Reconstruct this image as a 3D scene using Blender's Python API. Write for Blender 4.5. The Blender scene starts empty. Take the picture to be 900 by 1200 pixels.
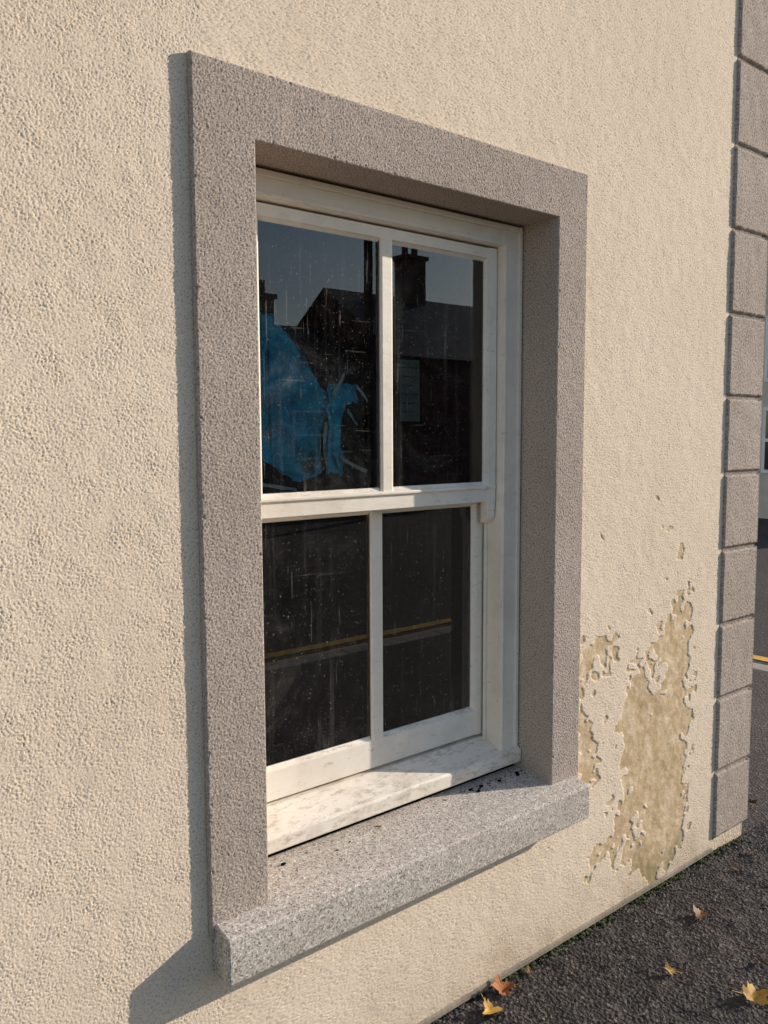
import bpy, bmesh, math, random
import numpy as np
from mathutils import Vector, Matrix
sc=bpy.context.scene
random.seed(4)
# ------------------------------------------------------------------ helpers
def link(o,parent=None):
    sc.collection.objects.link(o)
    if parent: o.parent=parent
    return o
def empty(name,loc=(0,0,0)):
    e=bpy.data.objects.new(name,None); e.location=loc; link(e); return e
def fnoise(nv,nu,res,wl_min,wl_max,seed):
    rng=np.random.RandomState(seed)
    w=rng.randn(nv,nu)
    fy=np.fft.fftfreq(nv,res)[:,None]; fx=np.fft.rfftfreq(nu,res)[None,:]
    f=np.sqrt(fx*fx+fy*fy)
    G=np.exp(-(f*wl_min)**2)-np.exp(-(f*wl_max)**2)
    r=np.fft.irfft2(np.fft.rfft2(w)*G,s=(nv,nu)); r-=r.mean(); return r/r.std()
def grid_mesh(name,P,attrs,mat,keep=None,parent=None):
    nv,nu=P.shape[:2]
    idx=np.arange(nv*nu).reshape(nv,nu)
    q=np.stack([idx[:-1,:-1],idx[:-1,1:],idx[1:,1:],idx[1:,:-1]],-1)
    if keep is not None: q=q[keep]
    q=q.reshape(-1,4)
    used=np.zeros(nv*nu,bool); used[q.ravel()]=True
    remap=np.cumsum(used)-1; q=remap[q]
    V=P.reshape(-1,3)[used]
    me=bpy.data.meshes.new(name)
    me.vertices.add(len(V)); me.vertices.foreach_set("co",V.astype(np.float32).ravel())
    me.loops.add(q.size); me.loops.foreach_set("vertex_index",q.astype(np.int32).ravel())
    me.polygons.add(len(q)); me.polygons.foreach_set("loop_start",np.arange(0,q.size,4,dtype=np.int32))
    me.polygons.foreach_set("use_smooth",np.ones(len(q),bool))
    me.update(calc_edges=True)
    for k,a in attrs.items():
        at=me.attributes.new(k,'FLOAT','POINT'); at.data.foreach_set("value",a.reshape(-1)[used].astype(np.float32))
    me.materials.append(mat)
    return link(bpy.data.objects.new(name,me),parent)
def box(name,x0,x1,y0,y1,z0,z1,mat,parent=None,bev=0.0,seg=2):
    bm=bmesh.new(); bmesh.ops.create_cube(bm,size=1)
    for v in bm.verts:
        v.co=Vector(((x0+x1)/2+v.co.x*(x1-x0),(y0+y1)/2+v.co.y*(y1-y0),(z0+z1)/2+v.co.z*(z1-z0)))
    me=bpy.data.meshes.new(name); bm.to_mesh(me); bm.free(); me.materials.append(mat)
    o=link(bpy.data.objects.new(name,me),parent)
    if bev>0:
        m=o.modifiers.new("b",'BEVEL'); m.width=bev; m.segments=seg
        for p in me.polygons: p.use_smooth=True
        m2=o.modifiers.new("n",'WEIGHTED_NORMAL')
    return o
def prism(name,prof,x0,x1,mat,parent=None,bev=0.0,axis='x'):
    bm=bmesh.new()
    if axis=='x': a=[bm.verts.new((x0,p[0],p[1])) for p in prof]; b=[bm.verts.new((x1,p[0],p[1])) for p in prof]
    elif axis=='y': a=[bm.verts.new((p[0],x0,p[1])) for p in prof]; b=[bm.verts.new((p[0],x1,p[1])) for p in prof]
    else: a=[bm.verts.new((p[0],p[1],x0)) for p in prof]; b=[bm.verts.new((p[0],p[1],x1)) for p in prof]
    n=len(prof); bm.faces.new(a); bm.faces.new(b[::-1])
    for i in range(n): bm.faces.new((a[i],b[i],b[(i+1)%n],a[(i+1)%n]))
    bmesh.ops.recalc_face_normals(bm,faces=bm.faces)
    me=bpy.data.meshes.new(name); bm.to_mesh(me); bm.free(); me.materials.append(mat)
    o=link(bpy.data.objects.new(name,me),parent)
    if bev>0:
        m=o.modifiers.new("b",'BEVEL'); m.width=bev; m.segments=2; m.angle_limit=math.radians(35)
    return o
def pymesh(name,verts,faces,mat,parent=None,smooth=False):
    me=bpy.data.meshes.new(name); me.from_pydata(verts,[],faces); me.materials.append(mat)
    if smooth:
        for p in me.polygons: p.use_smooth=True
    return link(bpy.data.objects.new(name,me),parent)
# ------------------------------------------------------------------ materials
class NT:
    def __init__(s,name):
        s.m=bpy.data.materials.new(name); s.m.use_nodes=True; s.t=s.m.node_tree; s.t.nodes.clear()
        s.out=s.n("ShaderNodeOutputMaterial"); s.tc=s.n("ShaderNodeTexCoord")
    def n(s,ty,**k):
        nd=s.t.nodes.new(ty)
        for a,b in k.items(): setattr(nd,a,b)
        return nd
    def l(s,a,b): s.t.links.new(a,b)
    def noise(s,scale,detail=4,rough=.55,vec=None,dist=0):
        n=s.n("ShaderNodeTexNoise"); n.inputs["Scale"].default_value=scale; n.inputs["Detail"].default_value=detail
        n.inputs["Roughness"].default_value=rough; n.inputs["Distortion"].default_value=dist
        s.l(vec or s.tc.outputs["Object"],n.inputs["Vector"]); return n.outputs["Fac"]
    def vor(s,scale,feature='F1',out="Distance",vec=None,rnd=1):
        n=s.n("ShaderNodeTexVoronoi",feature=feature); n.inputs["Scale"].default_value=scale; n.inputs["Randomness"].default_value=rnd
        s.l(vec or s.tc.outputs["Object"],n.inputs["Vector"]); return n.outputs[out]
    def ramp(s,fac,stops,interp='LINEAR'):
        n=s.n("ShaderNodeValToRGB"); cr=n.color_ramp; cr.interpolation=interp
        while len(cr.elements)<len(stops): cr.elements.new(.5)
        for e,(p,c) in zip(cr.elements,stops):
            e.position=p; e.color=(*c,1) if isinstance(c,tuple) else (c,c,c,1)
        s.l(fac,n.inputs[0]); return n.outputs[0]
    def mix(s,fac,a,b,mode='MIX'):
        n=s.n("ShaderNodeMix",data_type='RGBA',blend_type=mode)
        for sock,v in ((n.inputs[0],fac),(n.inputs[6],a),(n.inputs[7],b)):
            if hasattr(v,'type') and hasattr(v,'node'): s.l(v,sock)
            elif isinstance(v,tuple): sock.default_value=(*v,1)
            else: sock.default_value=v
        return n.outputs[2]
    def math(s,op,a,b=0.0,clamp=False):
        n=s.n("ShaderNodeMath",operation=op); n.use_clamp=clamp
        for sock,v in ((n.inputs[0],a),(n.inputs[1],b)):
            if hasattr(v,'node'): s.l(v,sock)
            else: sock.default_value=v
        return n.outputs[0]
    def mapv(s,scale,rot=(0,0,0)):
        mp=s.n("ShaderNodeMapping"); mp.inputs["Scale"].default_value=scale; mp.inputs["Rotation"].default_value=rot
        s.l(s.tc.outputs["Object"],mp.inputs[0]); return mp.outputs[0]
    def attr(s,name):
        n=s.n("ShaderNodeAttribute",attribute_name=name); return n.outputs["Fac"]
    def bump(s,h,dist,strength=1,prev=None):
        n=s.n("ShaderNodeBump"); n.inputs["Distance"].default_value=dist; n.inputs["Strength"].default_value=strength
        s.l(h,n.inputs["Height"])
        if prev: s.l(prev,n.inputs["Normal"])
        return n.outputs[0]
    def pbr(s,col,rough=.8,normal=None,spec=.5,metal=0):
        p=s.n("ShaderNodeBsdfPrincipled")
        if isinstance(col,tuple): p.inputs["Base Color"].default_value=(*col,1)
        else: s.l(col,p.inputs["Base Color"])
        if hasattr(rough,'node'): s.l(rough,p.inputs["Roughness"])
        else: p.inputs["Roughness"].default_value=rough
        p.inputs["Specular IOR Level"].default_value=spec; p.inputs["Metallic"].default_value=metal
        if normal: s.l(normal,p.inputs["Normal"])
        s.l(p.outputs[0],s.out.inputs[0]); return s.m

def m_wall(flat=False):
    s=NT("cream_render"+("_flat" if flat else ""))
    c=s.ramp(s.noise(1.6,4,.65),[(.3,(.83,.68,.53)),(.7,(.91,.765,.61))])
    c=s.mix(1,c,s.ramp(s.noise(420,2,.6),[(.3,.84),(.7,1.09)]),'MULTIPLY')
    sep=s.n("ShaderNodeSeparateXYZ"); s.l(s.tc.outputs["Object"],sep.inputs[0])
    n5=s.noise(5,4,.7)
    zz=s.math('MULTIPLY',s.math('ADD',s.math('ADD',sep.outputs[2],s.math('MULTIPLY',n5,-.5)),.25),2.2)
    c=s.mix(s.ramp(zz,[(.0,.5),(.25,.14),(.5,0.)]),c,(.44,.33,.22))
    if not flat:
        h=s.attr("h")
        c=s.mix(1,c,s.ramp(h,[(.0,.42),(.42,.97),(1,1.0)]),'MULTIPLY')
        peel=s.attr("peel")
        pc=s.ramp(s.noise(13,6,.75),[(.3,(.46,.325,.185)),(.48,(.62,.465,.285)),(.64,(.80,.645,.47))])
        pc=s.mix(s.ramp(n5,[(.52,0.),(.72,.5)]),pc,(.34,.24,.135))
        pc=s.mix(s.ramp(zz,[(.02,.6),(.38,0.)]),pc,(.22,.20,.08))
        c=s.mix(peel,c,pc)
        nb=None
    else: nb=s.bump(s.noise(110,4,.6),.006,1)
    return s.pbr(c,.92,nb,.15)
def m_surround():
    s=NT("grey_render_surround")
    c=s.ramp(s.noise(2.2,4,.65),[(.3,(.49,.405,.345)),(.7,(.58,.49,.425))])
    c=s.mix(1,c,s.ramp(s.noise(330,2,.7),[(.36,.58),(.60,1.14)]),'MULTIPLY')
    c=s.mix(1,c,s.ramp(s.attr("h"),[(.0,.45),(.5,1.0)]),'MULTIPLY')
    return s.pbr(c,.93,None,.15)
def m_granite():
    s=NT("granite")
    v=s.vor(300,out="Color"); sepc=s.n("ShaderNodeSeparateColor"); s.l(v,sepc.inputs[0])
    c=s.ramp(sepc.outputs[0],[(.0,(.22,.195,.175)),(.10,(.44,.385,.34)),(.35,(.58,.52,.46)),(.7,(.67,.61,.55)),(.93,(.86,.81,.74))],'CONSTANT')
    c=s.mix(1,c,s.ramp(s.noise(60,3,.7),[(.3,.82),(.7,1.08)]),'MULTIPLY')
    c=s.mix(s.ramp(s.noise(6,5,.7),[(.52,0.),(.72,.4)]),c,(.33,.27,.21))
    return s.pbr(c,.8,s.bump(s.noise(160,3,.7),.002,.7),.3)
def m_paint(name,weather=.3):
    s=NT(name)
    c=s.ramp(s.noise(6,4,.6),[(.3,(.81,.735,.635)),(.7,(.89,.825,.735))])
    v=s.mapv((.35,1,1))
    g=s.ramp(s.noise(60,6,.8,vec=v),[(.62-weather*.12,0.),(.70-weather*.08,.40+weather*.3)])
    c=s.mix(g,c,(.38,.30,.22))
    c=s.mix(s.ramp(s.noise(11,5,.7),[(.48,0.),(.75,.16+weather*.5)]),c,(.50,.41,.31))
    nb=s.bump(s.noise(50,3,.6,vec=v),.0018,.5)
    return s.pbr(c,.42,nb,.4)
def m_glass():
    s=NT("old_window_glass")
    nb=s.bump(s.noise(3,1,.5),.002,.10)
    fr=s.n("ShaderNodeFresnel"); fr.inputs[0].default_value=1.5; s.l(nb,fr.inputs["Normal"])
    f=s.math('MULTIPLY',fr.outputs[0],2.1,True)
    tr=s.n("ShaderNodeBsdfTransparent"); tr.inputs[0].default_value=(.90,.94,.93,1)
    gl=s.n("ShaderNodeBsdfGlossy"); gl.inputs["Roughness"].default_value=0.0; s.l(nb,gl.inputs["Normal"])
    mx=s.n("ShaderNodeMixShader"); s.l(f,mx.inputs[0]); s.l(tr.outputs[0],mx.inputs[1]); s.l(gl.outputs[0],mx.inputs[2])
    df=s.n("ShaderNodeBsdfDiffuse"); df.inputs[0].default_value=(.62,.60,.55,1)
    haze=s.ramp(s.noise(3.6,8,.8,dist=1.2),[(.42,.001),(.54,.010),(.62,.032),(.72,.13)])
    specks=s.ramp(s.noise(240,2,.6),[(.68,0.),(.73,.35)])
    scr=s.ramp(s.noise(2.2,3,.6,vec=s.mapv((60,1,3.5),(0,.35,0))),[(.66,0.),(.71,.12)])
    scr2=s.ramp(s.noise(2.2,3,.6,vec=s.mapv((3,1,55),(0,-.5,0))),[(.68,0.),(.73,.08)])
    # grime collecting along the bottom of the panes in streaks
    runs=s.ramp(s.noise(1.0,5,.7,vec=s.mapv((45,1,1.2))),[(.56,0.),(.70,.05)])
    d=s.math('ADD',s.math('ADD',s.math('ADD',s.math('ADD',haze,specks),scr),scr2),runs,True)
    mx2=s.n("ShaderNodeMixShader"); s.l(d,mx2.inputs[0]); s.l(mx.outputs[0],mx2.inputs[1]); s.l(df.outputs[0],mx2.inputs[2])
    s.l(mx2.outputs[0],s.out.inputs[0]); return s.m
def m_asphalt(name,base=.055):
    s=NT(name)
    v=s.vor(105,out="Color"); sp=s.n("ShaderNodeSeparateColor"); s.l(v,sp.inputs[0])
    b=base
    c=s.ramp(sp.outputs[0],[(0,(b*.65,b*.58,b*.55)),(.5,(b*1.1,b*.97,b*.92)),(.88,(b*1.5,b*1.3,b*1.2)),(.98,(b*2.6,b*2.25,b*2.0))])
    c=s.mix(1,c,s.ramp(s.noise(1.2,5,.65),[(.3,.75),(.7,1.2)]),'MULTIPLY')
    return s.pbr(c,.85,s.bump(s.vor(105),.005,1),.3)
def m_simple(name,col,rough=.8,var=.15,scale=6,bump=.003,spec=.4):
    s=NT(name)
    if var==0: return s.pbr(col,rough,None,spec)
    lo=tuple(k*(1-var) for k in col); hi=tuple(min(1,k*(1+var)) for k in col)
    c=s.ramp(s.noise(scale,4,.65),[(.3,lo),(.7,hi)])
    return s.pbr(c,rough,s.bump(s.noise(scale*9,3,.6),bump,.6) if bump else None,spec)
def m_slate():
    s=NT("slate_roofing")
    br=s.n("ShaderNodeTexBrick"); br.inputs["Scale"].default_value=2.2; br.inputs["Color1"].default_value=(.06,.065,.075,1); br.inputs["Color2"].default_value=(.10,.10,.11,1)
    br.inputs["Mortar"].default_value=(.02,.02,.02,1); br.inputs["Mortar Size"].default_value=.02; s.l(s.tc.outputs["Object"],br.inputs["Vector"])
    return s.pbr(br.outputs[0],.6,None,.4)
WALL=m_wall(); WALLF=m_wall(True); SURR=m_surround(); GRAN=m_granite()
PAINT=m_paint("white_gloss_paint",.3); PAINTW=m_paint("weathered_white_paint",.9)
GLASS=m_glass(); ASPH=m_asphalt("asphalt",.062); ASPHR=m_asphalt("road_asphalt",.050)
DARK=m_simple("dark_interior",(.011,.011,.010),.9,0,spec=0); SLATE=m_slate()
QUO=SURR; KERB=m_simple("kerb_stone",(.30,.29,.27),.85,.2,5); BEAD=m_simple("base_bead_render",(.26,.22,.17),.9,.3,9)
YEL=m_simple("yellow_line_paint",(.60,.36,.07),.75,.35,14)
# ------------------------------------------------------------------ main house
SY=-.0155
CX=3.03
house=empty("rendered_house")
res=.0017
x0,x1,z0,z1=-.02,2.80,.02,3.16
nu=int(round((x1-x0)/res))+1; nv=int(round((z1-z0)/res))+1
split=int((.80-x0)/res)
cols=np.concatenate([np.arange(0,split),np.arange(split,nu,2)])
if cols[-1]!=nu-1: cols=np.append(cols,nu-1)
C=lambda a: a[:,cols]
X,Z=np.meshgrid((x0+np.arange(nu)*res)[cols],z0+np.arange(nv)*res)
g=fnoise(nv,nu,res,.0032,.0078,1)+.45*fnoise(nv,nu,res,.007,.020,4)
g=C(np.tanh(g*.8+.2))
und=C(fnoise(nv,nu,res,.05,.25,3))*.00020
amp=.00078*(1+.15*C(fnoise(nv,nu,res,.06,.3,5)))
h=g*amp+und
wx=C(fnoise(nv,nu,res,.05,.16,7)*.022+fnoise(nv,nu,res,.015,.05,8)*.005)
wz=C(fnoise(nv,nu,res,.05,.16,9)*.022+fnoise(nv,nu,res,.015,.05,10)*.005)
def snap(Xa,Za,cell,seed):
    rng=np.random.RandomState(seed); G=400; jx=rng.rand(G,G); jz=rng.rand(G,G)
    ci=np.floor(Xa/cell).astype(int); cj=np.floor(Za/cell).astype(int)
    bd=np.full(Xa.shape,1e9); bx=Xa.copy(); bz=Za.copy()
    for di in (-1,0,1):
        for dj in (-1,0,1):
            i=ci+di; j=cj+dj; px=(i+jx[i%G,j%G])*cell; pz=(j+jz[i%G,j%G])*cell
            dd=(Xa-px)**2+(Za-pz)**2; m=dd<bd; bd=np.where(m,dd,bd); bx=np.where(m,px,bx); bz=np.where(m,pz,bz)
    return bx,bz
PX=X+wx; PZ=Z+wz
ci0=int(np.searchsorted(X[0],1.95)); rj1=int(np.searchsorted(Z[:,0],1.45))
sx,sz=snap(PX[:rj1,ci0:],PZ[:rj1,ci0:],.019,61)
s2x,s2z=snap(PX[:rj1,ci0:],PZ[:rj1,ci0:],.007,62)
PX[:rj1,ci0:]=.62*sx+.38*s2x; PZ[:rj1,ci0:]=.62*sz+.38*s2z
def inpoly(poly):
    r=np.zeros(PX.shape,bool); n=len(poly)
    for i in range(n):
        ax,az=poly[i]; bx,bz=poly[(i+1)%n]
        if az==bz: continue
        c=((az>PZ)!=(bz>PZ))&(PX<(bx-ax)*(PZ-az)/(bz-az)+ax); r^=c
    return r
polys=[[(2.265,.846),(2.30,.80),(2.36,.82),(2.42,.90),(2.49,.93),(2.51,1.0),(2.58,1.02),(2.60,.85),(2.615,.60),(2.60,.376),(2.605,.20),(2.59,.085),(2.40,.05),(2.27,.11),(2.20,.31),(2.235,.45),(2.215,.58),(2.225,.70),(2.25,.75)],
 [(1.98,.895),(2.08,.925),(2.178,.92),(2.185,.87),(2.11,.865),(2.06,.80),(1.98,.77)],
 [(1.98,.74),(2.04,.72),(2.075,.6),(2.10,.53),(2.05,.46),(1.98,.53)],
 [(2.06,.25),(2.15,.28),(2.24,.24),(2.17,.19),(2.065,.17)],[(2.12,.84),(2.16,.84),(2.15,.80),(2.12,.81)]]
pm=np.zeros(PX.shape,bool)
for p in polys: pm|=inpoly(p)
pm&=~(((PX-2.41)/.045)**2+((PZ-.745)/.07)**2<1)
pm&=~(((PX-2.33)/.03)**2+((PZ-.26)/.05)**2<1)
for (a,b,ra,rb) in ((2.535,1.144,.02,.034),(2.475,1.225,.014,.011),(2.38,1.33,.012,.010),(2.42,1.25,.010,.008),(2.10,1.235,.008,.007),(2.14,.80,.02,.012),(2.22,.62,.012,.02),(2.16,.40,.01,.01),(1.86,.33,.006,.005),(1.50,2.75,.006,.006),(2.30,1.10,.006,.006),(2.36,.97,.006,.008),(2.64,.70,.006,.009),(2.65,.45,.006,.007),(2.30,.93,.008,.007),(2.13,.67,.009,.012),(2.15,.35,.013,.007),(2.66,.9,.005,.005),(2.45,1.06,.006,.005),(2.50,1.09,.005,.008)):
    pm|=((X-a+wx*.4)/ra)**2+((Z-b+wz*.4)/rb)**2<1
def blur(a,n=1):
    for _ in range(n):
        a=(a+np.roll(a,1,0)+np.roll(a,-1,0)+(np.roll(a,1,1)+np.roll(a,-1,1))*.5)/4
    return a
ps=np.clip((blur(pm.astype(float),4)-.35)/.3,0,1)
fine=C(fnoise(nv,nu,res,.006,.03,12)*.00018+fnoise(nv,nu,res,.03,.12,13)*.0003)
h=h*(1-ps)+ps*(-.0022+fine+und)
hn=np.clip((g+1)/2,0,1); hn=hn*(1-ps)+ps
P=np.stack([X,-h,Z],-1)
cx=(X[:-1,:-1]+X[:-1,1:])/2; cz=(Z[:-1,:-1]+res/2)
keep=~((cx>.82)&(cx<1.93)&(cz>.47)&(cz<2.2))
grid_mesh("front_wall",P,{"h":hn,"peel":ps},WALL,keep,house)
def wallquad(n,a,b,c,d,mat=WALLF): return pymesh(n,[a,b,c,d],[(0,1,2,3)],mat,house)
wallquad("wall_left",(-6,0,0),(x0,0,0),(x0,0,5.6),(-6,0,5.6))
wallquad("wall_upper",(x0,0,z1),(CX,0,z1),(CX,0,5.6),(x0,0,5.6))
wallquad("wall_behind_quoins",(2.79,0.004,0),(CX,0.004,0),(CX,0.004,3.45),(2.79,0.004,3.45))
wallquad("side_wall",(CX,0,0),(CX,7,0),(CX,7,5.6),(CX,0,5.6))
wallquad("side_wall_far",(-6,7,0),(-6,0,0),(-6,0,5.6),(-6,7,5.6))
wallquad("back_wall",(CX,7,0),(-6,7,0),(-6,7,5.6),(CX,7,5.6))
pymesh("gables",[(CX,0,5.6),(CX,7,5.6),(CX,3.5,8),(-6,0,5.6),(-6,7,5.6),(-6,3.5,8)],[(0,1,2),(3,4,5)],WALLF,house)
pymesh("roof",[(-6.1,-.2,5.5),(3.13,-.2,5.5),(3.13,3.5,8.05),(-6.1,3.5,8.05),(3.13,7.2,5.5),(-6.1,7.2,5.5)],[(0,1,2,3),(3,2,4,5)],SLATE,house)
prism("base_bead",[(0.0,.034),(-.006,.030),(-.007,.020),(0.0,.016)],-6,2.79,BEAD,house)
# ---- surround front
def dist_edge(A,a0,a1): return np.minimum(A-a0,a1-A)
def rnd(d,r): 
    d=np.clip(d,0,r); return r-np.sqrt(np.maximum(r*r-(r-d)**2,0))
ox0,ox1,oz0,oz1=.769,1.981,.505,2.263; ix0,ix1,iz1=.908,1.855,2.128
res=.0019
def axis(a,b,marks):
    pts=[a]+marks+[b]; out=[]
    for p,q in zip(pts[:-1],pts[1:]):
        n=max(1,int(round((q-p)/res))); out+=list(np.linspace(p,q,n,endpoint=False))
    return np.array(out+[b])
ax=axis(ox0,ox1,[ix0,ix1]); az=axis(oz0,oz1,[iz1])
X,Z=np.meshgrid(ax,az); nv,nu=X.shape
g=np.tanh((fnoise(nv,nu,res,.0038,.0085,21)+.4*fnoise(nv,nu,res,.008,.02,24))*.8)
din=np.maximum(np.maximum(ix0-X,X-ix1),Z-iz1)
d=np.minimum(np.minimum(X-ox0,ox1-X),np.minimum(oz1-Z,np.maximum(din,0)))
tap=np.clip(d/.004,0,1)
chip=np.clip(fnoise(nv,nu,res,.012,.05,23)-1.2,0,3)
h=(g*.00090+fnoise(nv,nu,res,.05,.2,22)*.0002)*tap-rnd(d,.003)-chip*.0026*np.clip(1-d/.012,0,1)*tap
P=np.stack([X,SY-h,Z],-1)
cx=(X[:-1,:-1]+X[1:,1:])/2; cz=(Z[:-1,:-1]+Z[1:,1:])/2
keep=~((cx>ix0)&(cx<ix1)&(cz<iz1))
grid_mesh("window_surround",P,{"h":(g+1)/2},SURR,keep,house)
def sheet(name,O,U,V,N,lu,lv,res,amp,seed,mat=SURR,wl=(.0045,.011)):
    nu=int(lu/res)+2; nv=int(lv/res)+2
    u=np.linspace(0,lu,nu); v=np.linspace(0,lv,nv); A,B=np.meshgrid(u,v)
    g=np.tanh(fnoise(nv,nu,res,wl[0],wl[1],seed)*.9)
    t=np.clip(np.minimum(dist_edge(A,0,lu),dist_edge(B,0,lv))/.004,0,1)
    h=g*amp*t
    P=np.array(O)[None,None]+A[...,None]*np.array(U)+B[...,None]*np.array(V)+h[...,None]*np.array(N)
    return grid_mesh(name,P,{"h":(g+1)/2},mat,None,house)
yf=SY+.003
sheet("reveal_right",(ix1,yf,oz0),(0,1,0),(0,0,1),(-1,0,0),.26-yf,iz1-oz0,.0025,.0006,31)
sheet("reveal_left",(ix0,yf,oz0),(0,1,0),(0,0,1),(1,0,0),.26-yf,iz1-oz0,.003,.0006,32)
sheet("reveal_soffit",(ix0,yf,iz1),(1,0,0),(0,1,0),(0,0,-1),ix1-ix0,.26-yf,.0025,.0006,33)
sheet("surround_side_left",(ox0,yf,oz0),(0,1,0),(0,0,1),(-1,0,0),.006-yf,oz1-oz0,.004,.0004,34)
sheet("surround_side_right",(ox1,yf,oz0),(0,1,0),(0,0,1),(1,0,0),.006-yf,oz1-oz0,.004,.0004,35)
sheet("surround_top",(ox0,yf,oz1),(1,0,0),(0,1,0),(0,0,1),ox1-ox0,.006-yf,.004,.0004,36)
prism("stone_sill",[(-.071,.423),(-.073,.470),(-.071,.521),(-.066,.5235),(SY,.5335),(.10,.549),(.26,.556),(.26,.45),(.02,.44),(.02,.423)],.777,1.962,GRAN,house,.004)
# ---- quoins
zj=[.062,.317,.590,.860,1.130,1.401,1.668,1.953,2.240,2.517,2.798,3.075,3.352,3.629,3.906,4.183,4.46,4.737,5.014,5.291,5.568]
res=.0035
qx0,qx1=2.794,CX
ax=np.concatenate([np.arange(qx0,qx1-.002,res),[qx1]]); az=np.arange(zj[0],zj[-1]+.001,res)
X,Z=np.meshgrid(ax,az); nv,nu=X.shape
g=np.tanh(fnoise(nv,nu,res,.007,.016,41)*.9)
dz=np.min(np.abs(Z[...,None]-np.array(zj)),-1)
dzw=dz+fnoise(nv,nu,res,.03,.1,43)*.0006
prof=np.clip((dzw-.005)/.007,0,1); prof=prof*prof*(3-2*prof)
prof=np.minimum(prof,np.clip((X-qx0+.002)/.008,0,1))
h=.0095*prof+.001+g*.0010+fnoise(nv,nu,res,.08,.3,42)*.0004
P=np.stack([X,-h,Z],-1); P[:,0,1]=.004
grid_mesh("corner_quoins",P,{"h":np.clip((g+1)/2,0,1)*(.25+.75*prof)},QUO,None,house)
for i in range(len(zj)-1):
    box("quoin_return_%d"%i,CX-.015,CX+.012,-.0085,.30,zj[i]+.006,zj[i+1]-.006,QUO,house,.004)
# ---- timber sash window
win=empty("sash_window"); win.parent=house
L,R=ix0,ix1; xl,xr=.963,1.778
b=.0025
YB=.115
def w(n,*a,mat=PAINT,bev=b): return box(n,*a,mat,win,bev)
w("box_frame_left",L+.001,xl,YB,.245,.60,iz1-.004)
w("box_frame_right",xr,R-.003,YB,.245,.60,iz1-.004)
w("box_frame_head",xl-.001,xr+.001,YB+.002,.245,2.062,iz1-.005)
w("bead_right",xr+.003,xr+.014,YB-.005,YB+.01,.612,2.075)
w("bead_head",xl-.0,xr+.003,YB-.004,YB+.01,2.064,2.074)
w("bead_outer_right",R-.018,R-.004,YB-.007,YB+.01,.60,iz1-.006)
w("bead_outer_head",L+.004,R-.019,YB-.0065,YB+.01,iz1-.022,iz1-.007)
w("parting_bead_right",xr-.012,xr+.004,.166,.174,.60,1.36)
w("parting_bead_left",xl-.004,xl+.012,.166,.174,.60,1.36)
gx0,gx1=1.000,1.741; mc=1.3735; mh=.0205
def sash(pre,yf,yb,zb,zt,gzb,gzt,gap=.003):
    w(pre+"_stile_left",xl+.001,gx0,yf,yb,zb,zt)
    w(pre+"_stile_right",gx1,xr-gap,yf,yb,zb,zt)
    w(pre+"_top_rail",gx0-.001,gx1+.001,yf+.001,yb-.001,gzt,zt-.001)
    w(pre+"_bottom_rail",gx0-.001,gx1+.001,yf+.0012,yb-.001,zb+.001,gzb)
    prism(pre+"_glazing_bar",[(mc-mh,yf+.004),(mc-mh+.006,yf+.001),(mc+mh-.006,yf+.001),(mc+mh,yf+.004),(mc+.010,yb-.003),(mc-.010,yb-.003)],gzb-.002,gzt+.002,PAINT,win,.0015,'z')
    gy=yf+.013
    for (a,c) in ((gx0,mc-mh+.001),(mc+mh-.001,gx1)):
        prism(pre+"_putty_b",[(yf+.003,gzb-.002),(gy+.001,gzb+.010),(gy+.001,gzb-.002)],a,c,PAINTW,win,0)
        prism(pre+"_putty_t",[(yf+.003,gzt+.002),(gy+.001,gzt-.008),(gy+.001,gzt+.002)],a,c,PAINT,win,0)
    prism(pre+"_putty_r",[(gx1+.002,yf+.003),(gx1-.009,gy+.001),(gx1+.002,gy+.001)],gzb,gzt,PAINT,win,0,'z')
    prism(pre+"_putty_l",[(gx0-.002,yf+.003),(gx0+.009,gy+.001),(gx0-.002,gy+.001)],gzb,gzt,PAINT,win,0,'z')
    for i,(a,c) in enumerate(((gx0,mc),(mc,gx1))):
        pymesh(pre+"_glass_%d"%i,[(a,gy,gzb),(c,gy,gzb),(c,gy,gzt),(a,gy,gzt)],[(0,1,2,3)],GLASS,win)
sash("upper_sash",.135,.165,1.349,2.058,1.398,2.028)
sash("lower_sash",.180,.212,.653,1.385,.730,1.342,.007)
w("meeting_rail_lip",gx0-.03,gx1+.03,.129,.14,1.388,1.397)
for nm,xa in (("horn_right",gx1+.001),("horn_left",xl+.002)):
    zt=1.350; yf=.136
    pr=[(yf,zt),(yf,zt-.012),(yf-.0,zt-.020),(yf+.003,zt-.028),(yf+.001,zt-.036),(yf+.004,zt-.048),(yf+.012,zt-.056),(yf+.020,zt-.062),(yf+.028,zt-.062),(yf+.028,zt)]
    prism(nm,pr,xa,xa+.032,PAINT,win,.002)
prism("timber_sill",[(.098,.572),(.096,.606),(.100,.612),(.178,.645),(.26,.652),(.26,.562),(.12,.560)],L+.002,R-.002,PAINTW,win,.003)
box("sill_gap_shade",L+.004,R-.004,.125,.2,.545,.566,DARK,win)  # near-black box: the dark of the gap below the timber sill, put in as colour
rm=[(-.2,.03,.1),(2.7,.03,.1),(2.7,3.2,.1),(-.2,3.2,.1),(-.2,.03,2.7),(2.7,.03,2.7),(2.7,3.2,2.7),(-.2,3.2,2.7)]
pymesh("dark_room",rm,[(0,1,2,3),(4,5,6,7),(1,2,6,5),(2,3,7,6),(3,0,4,7)],DARK,house)
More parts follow.
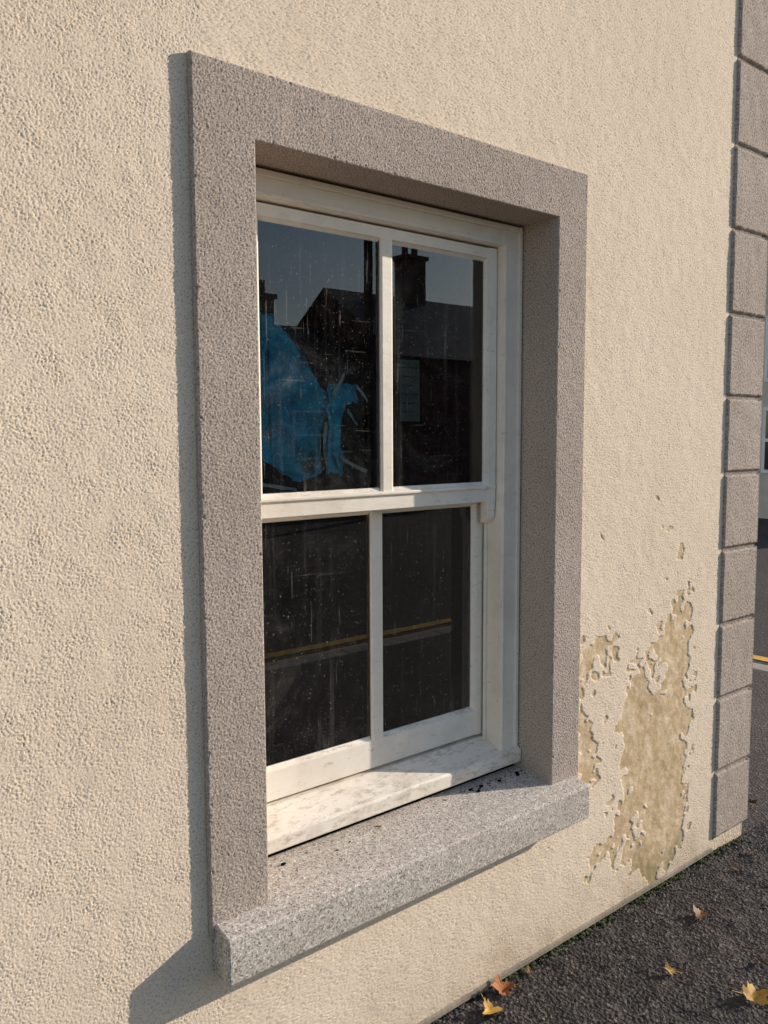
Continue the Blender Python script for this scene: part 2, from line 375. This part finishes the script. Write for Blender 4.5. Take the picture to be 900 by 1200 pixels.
# ---- blue sheet hanging behind the upper left pane
def m_blue():
    s=NT("blue_plastic_sheet")
    c=s.ramp(s.noise(13,7,.75,dist=.8),[(.28,(.0005,.08,.15)),(.5,(.001,.27,.45)),(.72,(.01,.56,.80))])
    return s.pbr(c,.6,s.bump(s.noise(18,5,.65),.02,.8),.15)
BLUE=m_blue()
def ragged(name,poly,y,seed,mat,jit=.006):
    rnd_=random.Random(seed); pts=[]
    n=len(poly)
    for i in range(n):
        a=poly[i]; c=poly[(i+1)%n]; k=6
        for j in range(k):
            t=j/k; pts.append((a[0]+(c[0]-a[0])*t+rnd_.uniform(-1,1)*jit,a[1]+(c[1]-a[1])*t+rnd_.uniform(-1,1)*jit))
    bm=bmesh.new(); vs=[bm.verts.new((p[0],y,p[1])) for p in pts]; bm.faces.new(vs)
    bmesh.ops.triangulate(bm,faces=bm.faces)
    for _ in range(3): bmesh.ops.subdivide_edges(bm,edges=[e for e in bm.edges if e.calc_length()>.02],cuts=1)
    for v in bm.verts: v.co.y+=.008*math.sin(v.co.x*45+v.co.z*9+seed)+.006*math.sin(v.co.z*38-v.co.x*25)
    me=bpy.data.meshes.new(name); bm.to_mesh(me); bm.free(); me.materials.append(mat)
    for p in me.polygons: p.use_smooth=True
    return link(bpy.data.objects.new(name,me))
k=1.5*1.145
def A(l): return [(a*k,1.54+c*k) for a,c in l]
bs=empty("blue_sheet")
o=ragged("main_sheet",A([(.50,.17),(.612,.165),(.63,.168),(.638,.148),(.668,.120),(.690,.090),(.716,.068),(.722,.035),(.700,-.005),(.705,-.052),(.675,-.066),(.640,-.050),(.60,-.03),(.50,-.02)]),.203,1,BLUE); o.parent=bs
o=ragged("torn_strip",A([(.722,.072),(.765,.078),(.768,.050),(.745,.038),(.738,.0),(.748,-.03),(.742,-.058),(.712,-.055),(.716,.0),(.712,.035)]),.200,5,BLUE); o.parent=bs
PALE=m_simple("torn_clear_film",(.30,.38,.40),.4,.3,30)
for i,(l) in enumerate(([(.722,.060),(.742,.092),(.744,.088),(.727,.055)],[(.745,.040),(.772,.018),(.771,.014),(.744,.034)],[(.706,.02),(.712,-.05),(.715,-.05),(.711,.02)],[(.765,.075),(.786,.052),(.784,.049),(.764,.070)],[(.735,-.03),(.785,-.052),(.784,-.056),(.735,-.036)],[(.60,-.064),(.66,-.074),(.66,-.078),(.60,-.069)])):
    o=ragged("film_shred_%d"%i,A(l),.190,20+i,PALE,.0012); o.parent=bs
NOT=m_simple("faded_paper",(.08,.125,.11),.8,.2,20)
nt=empty("paper_notice"); k=1.5*1.165
nx0,nx1=.858*k,.900*k; nz0,nz1=1.54+.022*k,1.54+.118*k
pymesh("sheet",[(nx0,.235,nz0),(nx1,.235,nz0),(nx1,.237,nz1),(nx0,.237,nz1)],[(0,1,2,3)],NOT,nt)
INK=m_simple("print_ink",(.03,.035,.035),.8,0)
for i in range(6):
    zz=nz1-.02-i*.024; pymesh("text_line_%d"%i,[(nx0+.008,.2335,zz-.003),(nx1-.008-.01*(i%3),.2335,zz-.003),(nx1-.008-.01*(i%3),.2335,zz),(nx0+.008,.2335,zz)],[(0,1,2,3)],INK,nt)
# ------------------------------------------------------------------ ground
gs=400
pymesh("ground",[(-gs,-gs,-.104),(gs,-gs,-.104),(gs,gs,-.104),(-gs,gs,-.104)],[(0,1,2,3)],m_simple("rough_ground",(.10,.10,.07),.95,.3,.5))
pymesh("road",[(-60,-12,-.100),(60,-12,-.100),(60,40,-.100),(-60,40,-.100)],[(0,1,2,3)],ASPHR)
box("pavement",-20,5.3,-2.75,30,-.2,0,ASPH)
box("pavement",-60,60,-15,-12,-.2,0,ASPH)
kb=empty("kerb")
for i in range(28):
    box("stone_%d"%i,-20+i*.905,-20+i*.905+.897,-2.90,-2.75,-.2,.004,KERB,kb,.008)
for i in range(30):
    box("side_stone_%d"%i,5.3,5.45,-2.9+i*.905,-2.9+i*.905+.897,-.2,.004,KERB,kb,.008)
ym=empty("yellow_lines")
for j,(off) in enumerate((.22,.44)):
    pymesh("line_front_%d"%j,[(-20,-2.9-off-.11,-.096),(5.45+off+.11,-2.9-off-.11,-.096),(5.45+off+.11,-2.9-off,-.096),(-20,-2.9-off,-.096)],[(0,1,2,3)],YEL,ym)
    pymesh("line_side_%d"%j,[(5.45+off,-2.9-off,-.0955),(5.45+off+.11,-2.9-off,-.0955),(5.45+off+.11,20,-.0955),(5.45+off,20,-.0955)],[(0,1,2,3)],YEL,ym)
res=.0035
x0,x1,y0,y1=.9,4.2,-1.1,.0
nu=int((x1-x0)/res)+1; nv=int((y1-y0)/res)+1
X,Y=np.meshgrid(x0+np.arange(nu)*res,y0+np.arange(nv)*res)
g=np.tanh((fnoise(nv,nu,res,.007,.014,51)+.5*fnoise(nv,nu,res,.013,.03,54))*.9)
h=.009+g*.0020+fnoise(nv,nu,res,.08,.4,53)*.0015
P=np.stack([X,Y,h],-1)
grid_mesh("pavement_surface",P,{"h":(g+1)/2},ASPH)
def blobs(name,n,fx,fs,mat,seed):
    r=random.Random(seed); bm=bmesh.new()
    for i in range(n):
        x,y=fx(r); s_=fs(r)
        res_=bmesh.ops.create_icosphere(bm,subdivisions=1,radius=s_)
        sx,sy,sz=r.uniform(.7,1.5),r.uniform(.7,1.4),r.uniform(.45,.9)
        for v in res_['verts']:
            j=r.uniform(.75,1.25); v.co=Vector((v.co.x*sx*j+x,v.co.y*sy*j+y,v.co.z*sz*j+.011+s_*.3))
    me=bpy.data.meshes.new(name); bm.to_mesh(me); bm.free(); me.materials.append(mat)
    return link(bpy.data.objects.new(name,me))
GRIT=m_simple("grit_stone",(.20,.17,.145),.9,.4,60,0); MOSS=m_simple("moss",(.055,.070,.02),.95,.4,60,0)
blobs("loose_grit",420,lambda r:(r.uniform(1.2,4.1),-abs(r.gauss(0,.16))-.004 if r.random()<.6 else r.uniform(-1,-.02)),lambda r:r.uniform(.0015,.005),GRIT,3)
def mossx(r):
    c=r.choice([1.75,1.95,2.12,2.35,2.52,2.75,2.9]); return (r.gauss(c,.05),-abs(r.gauss(0,.010))-.003)
blobs("moss",330,mossx,lambda r:r.uniform(.002,.007),MOSS,8)
# ------------------------------------------------------------------ leaves
def m_leaf(name,a,c):
    s=NT(name); col=s.ramp(s.noise(30,4,.6),[(.35,a),(.65,c)])
    return s.pbr(col,.6,s.bump(s.noise(80,3,.6),.002,.6),.3)
LM=[m_leaf("leaf_yellow",(.33,.17,.03),(.55,.34,.07)),m_leaf("leaf_orange",(.28,.085,.025),(.44,.17,.05)),m_leaf("leaf_brown",(.14,.075,.035),(.26,.15,.07))]
lv=empty("fallen_leaves")
def leaf(x,y,z,size,mi,seed,flatn=.8):
    r=random.Random(seed); bm=bmesh.new(); c=bm.verts.new((0,0,.0)); ring=[]
    N=44; asp=r.uniform(.6,.9); curl=r.uniform(.3,1.0); ca=r.uniform(0,3.14)
    for i in range(N):
        t=2*math.pi*i/N
        lobes=.66+.34*abs(math.cos(2.5*t))**.7
        rad=size*.5*lobes*(1+.10*math.sin(9*t+seed)+.06*math.sin(17*t))*(1.2 if math.cos(t)>0 else .85)
        px,py=rad*math.cos(t),rad*math.sin(t)*asp
        q=(px*math.cos(ca)+py*math.sin(ca))/size
        pz=flatn*size*(curl*1.6*q*q+.18*abs(math.sin(t*1.5+seed))*(rad/size*2))
        ring.append(bm.verts.new((px,py,pz)))
    mids=[bm.verts.new((v.co.x*.5,v.co.y*.5,v.co.z*.3+size*.02*(i%2))) for i,v in enumerate(ring)]
    for i in range(N):
        j=(i+1)%N; bm.faces.new((c,mids[i],mids[j])); bm.faces.new((mids[i],ring[i],ring[j],mids[j]))
    s0=[bm.verts.new((-size*.1,dy,.004)) for dy in (-.0012,.0012)]; s1=[bm.verts.new((-size*.8,dy+size*.1,.010)) for dy in (-.0008,.0008)]
    bm.faces.new((s0[0],s0[1],s1[1],s1[0]))
    me=bpy.data.meshes.new("leaf"); bm.to_mesh(me); bm.free(); me.materials.append(LM[mi])
    for p in me.polygons: p.use_smooth=True
    o=link(bpy.data.objects.new("leaf_%d"%seed,me),lv); o.location=(x,y,z); o.rotation_euler=(r.uniform(-.4,.4),r.uniform(-.4,.4),r.uniform(0,6.28))
for i,(x,y,s_,mi) in enumerate(((1.642,-.035,.07,1),(1.545,-.07,.06,0),(2.377,-.195,.06,2),(2.06,-.286,.04,0),(2.131,-.487,.075,0),(2.30,-.43,.035,2),(2.75,-.12,.03,2),(3.4,-.3,.06,2),(3.3,.1,.05,2),(1.35,-.2,.06,1),(2.5,-.6,.06,0),(1.75,-.03,.025,2),(2.9,-.1,.03,2),(3.9,-.1,.06,2))):
    leaf(x,y,.018,s_,mi,i+1)
db=empty("sill_debris")
for i in range(60):
    r=random.Random(100+i); x=1.845-abs(r.gauss(0,.16)) if i<50 else r.uniform(.93,1.3); y=.094-abs(r.gauss(0,.018)); s_=r.uniform(.001,.0032) if i%9 else .006
    bm=bmesh.new(); bmesh.ops.create_icosphere(bm,subdivisions=1,radius=s_)
    for v in bm.verts: v.co=Vector((v.co.x*r.uniform(.8,1.8),v.co.y,v.co.z*.6))*r.uniform(.7,1.2)
    me=bpy.data.meshes.new("crumb"); bm.to_mesh(me); bm.free(); me.materials.append(LM[2] if i%3 else DARK)
    o=link(bpy.data.objects.new("crumb_%d"%i,me),db); o.location=(x,y,.5335+(y-SY)*.134+s_*.4)
# ------------------------------------------------------------------ other buildings
WIN=m_simple("dark_window_glass",(.02,.025,.03),.08,0,spec=.8); WHT=m_simple("white_joinery",(.75,.74,.72),.5,.05)
def house2(name,x0,x1,y0,y1,ze,zr,wallm,ridge='x',wins=(),chims=()):
    e=empty(name)
    box("walls",x0,x1,y0,y1,-.1,ze,wallm,e)
    if ridge=='x':
        ym_=(y0+y1)/2
        pymesh("gables",[(x0,y0,ze),(x0,y1,ze),(x0,ym_,zr),(x1,y0,ze),(x1,y1,ze),(x1,ym_,zr)],[(0,1,2),(3,4,5)],wallm,e)
        pymesh("roof",[(x0-.2,y0-.3,ze-.1),(x1+.2,y0-.3,ze-.1),(x1+.2,ym_,zr+.06),(x0-.2,ym_,zr+.06),(x1+.2,y1+.3,ze-.1),(x0-.2,y1+.3,ze-.1)],[(0,1,2,3),(3,2,4,5)],SLATE,e)
    else:
        xm=(x0+x1)/2
        pymesh("gables",[(x0,y0,ze),(x1,y0,ze),(xm,y0,zr),(x0,y1,ze),(x1,y1,ze),(xm,y1,zr)],[(0,1,2),(3,4,5)],wallm,e)
        pymesh("roof",[(x0-.3,y0-.2,ze-.1),(xm,y0-.2,zr+.06),(xm,y1+.2,zr+.06),(x0-.3,y1+.2,ze-.1),(x1+.3,y0-.2,ze-.1),(x1+.3,y1+.2,ze-.1)],[(0,1,2,3),(1,4,5,2)],SLATE,e)
    for i,(face,a,c,za,zb) in enumerate(wins):
        if face=='+y':
            box("window_frame_%d"%i,a-.07,c+.07,y1-.02,y1+.03,za-.07,zb+.07,WHT,e); box("window_%d"%i,a,c,y1,y1+.04,za,zb,WIN,e)
            box("window_bar_%d"%i,a+.001,c-.001,y1+.01,y1+.05,(za+zb)/2-.03,(za+zb)/2+.03,WHT,e)
        else:
            box("window_frame_%d"%i,x0-.03,x0+.02,a-.07,c+.07,za-.07,zb+.07,WHT,e); box("window_%d"%i,x0-.04,x0,a,c,za,zb,WIN,e)
            box("window_bar_%d"%i,x0-.05,x0-.01,a+.001,c-.001,(za+zb)/2-.03,(za+zb)/2+.03,WHT,e)
    for i,(cx_,cy_,zt_) in enumerate(chims):
        box("chimney_%d"%i,cx_-.4,cx_+.4,cy_-.3,cy_+.3,ze,zt_,wallm,e); box("chimney_cap_%d"%i,cx_-.47,cx_+.47,cy_-.37,cy_+.37,zt_,zt_+.12,wallm,e)
        for dx in (-.2,.2):
            bpy.ops.mesh.primitive_cylinder_add(radius=.1,depth=.4,location=(cx_+dx,cy_,zt_+.31)); o=bpy.context.object; o.name="chimney_pot"; o.data.materials.append(wallm); o.parent=e
    return e
BRK=m_simple("dark_red_render",(.16,.07,.055),.9,.2,3); GRY=m_simple("grey_pebbledash",(.22,.21,.19),.95,.2,4); CRM=m_simple("pale_render",(.55,.50,.42),.9,.1,3)
house2("terraced_house",14.4,22,-21,-15.2,3.7,5.7,BRK,'x',[('+y',20.2,21.3,1,2.3)],[(17.5,-18.1,6.9)])
house2("cottage",7,14.3,-21.5,-15.6,2.9,4.6,GRY,'x',[('+y',8,9,1,2.1),('+y',11.5,12.5,1,2.1)],[(12.2,-18.5,5.3)])
house2("street_house",16,24,2.6,16,5.4,7.4,CRM,'y',[('-x',5.5,6.32,.85,1.98),('-x',5.5,6.32,2.6,3.7),('-x',9,10,.85,1.98),('-x',9,10,2.8,4.0),('-x',3,3.9,2.8,4.0)])
up=empty("utility_pole"); WOOD=m_simple("creosoted_pole",(.07,.05,.035),.9)
def cyl(n,p,q,r,mat,par):
    p=Vector(p);q=Vector(q); bm=bmesh.new(); bmesh.ops.create_cone(bm,segments=10,radius1=r,radius2=r*.8,depth=(q-p).length,cap_ends=True)
    me=bpy.data.meshes.new(n); bm.to_mesh(me); bm.free(); me.materials.append(mat); o=link(bpy.data.objects.new(n,me),par)
    o.rotation_euler=(q-p).to_track_quat('Z','Y').to_euler(); o.location=(p+q)/2
PX_,PY_=10.1,-10.9
cyl("shaft",(PX_,PY_,-.1),(PX_,PY_,7.2),.10,WOOD,up); cyl("crossarm",(PX_-.5,PY_-.5,6.6),(PX_+.5,PY_+.5,6.6),.05,WOOD,up)
for j in range(3):
    cu=bpy.data.curves.new("wire","CURVE"); cu.dimensions='3D'; cu.bevel_depth=.016; sp=cu.splines.new('POLY'); sp.points.add(24)
    a=Vector((PX_-.4+.4*j,PY_-.4+.4*j,6.65)); bb=Vector((32,-13+j*.5,6.9))
    for i in range(25):
        t=i/24; p=a.lerp(bb,t); p.z-=1.6*t*(1-t)*1.2; sp.points[i].co=(*p,1)
    cu.materials.append(WOOD); link(bpy.data.objects.new("wire_%d"%j,cu),up)
    cu=cu.copy(); 
    for i in range(25):
        t=i/24; p=a.lerp(Vector((-14,-8+j*.4,7)),t); p.z-=1.2*4*t*(1-t)*.3; cu.splines[0].points[i].co=(*p,1)
    link(bpy.data.objects.new("wire_b_%d"%j,cu),up)
# ------------------------------------------------------------------ light
D=Vector((-2.6,1,-.965)).normalized()
sd=bpy.data.lights.new("sun","SUN"); sd.energy=5; sd.angle=math.radians(.5); sd.color=(1,.89,.76)
so=link(bpy.data.objects.new("sun",sd)); so.rotation_euler=D.to_track_quat('-Z','Y').to_euler()
wd=bpy.data.worlds.new("World"); sc.world=wd; wd.use_nodes=True; nt_=wd.node_tree
bg=nt_.nodes["Background"]; sk=nt_.nodes.new("ShaderNodeTexSky"); sk.sky_type='NISHITA'; sk.sun_disc=False
sk.sun_elevation=math.radians(19.1); sk.sun_rotation=math.atan2(2.6,-1); sk.air_density=1.0; sk.dust_density=.5; sk.ozone_density=1.2
nt_.links.new(sk.outputs[0],bg.inputs[0]); bg.inputs[1].default_value=.15
# ------------------------------------------------------------------ camera
cd=bpy.data.cameras.new("camera"); cd.sensor_fit='VERTICAL'; cd.sensor_height=36; cd.lens=983.1/1200*36; cd.clip_start=.05; cd.clip_end=2000
co=link(bpy.data.objects.new("camera",cd))
r=Vector((.7716,-.6361,-.0047)); u=Vector((.0614,.0672,.9958)); f=Vector((.6331,.7687,-.0909))
m=Matrix.Identity(4)
for i in range(3): m[i][0]=r[i]; m[i][1]=u[i]; m[i][2]=-f[i]
m.translation=Vector((0,-1.5155,1.54)); co.matrix_world=m
sc.camera=co
sc.view_settings.view_transform='Standard'; sc.view_settings.look='None'; sc.view_settings.exposure=0
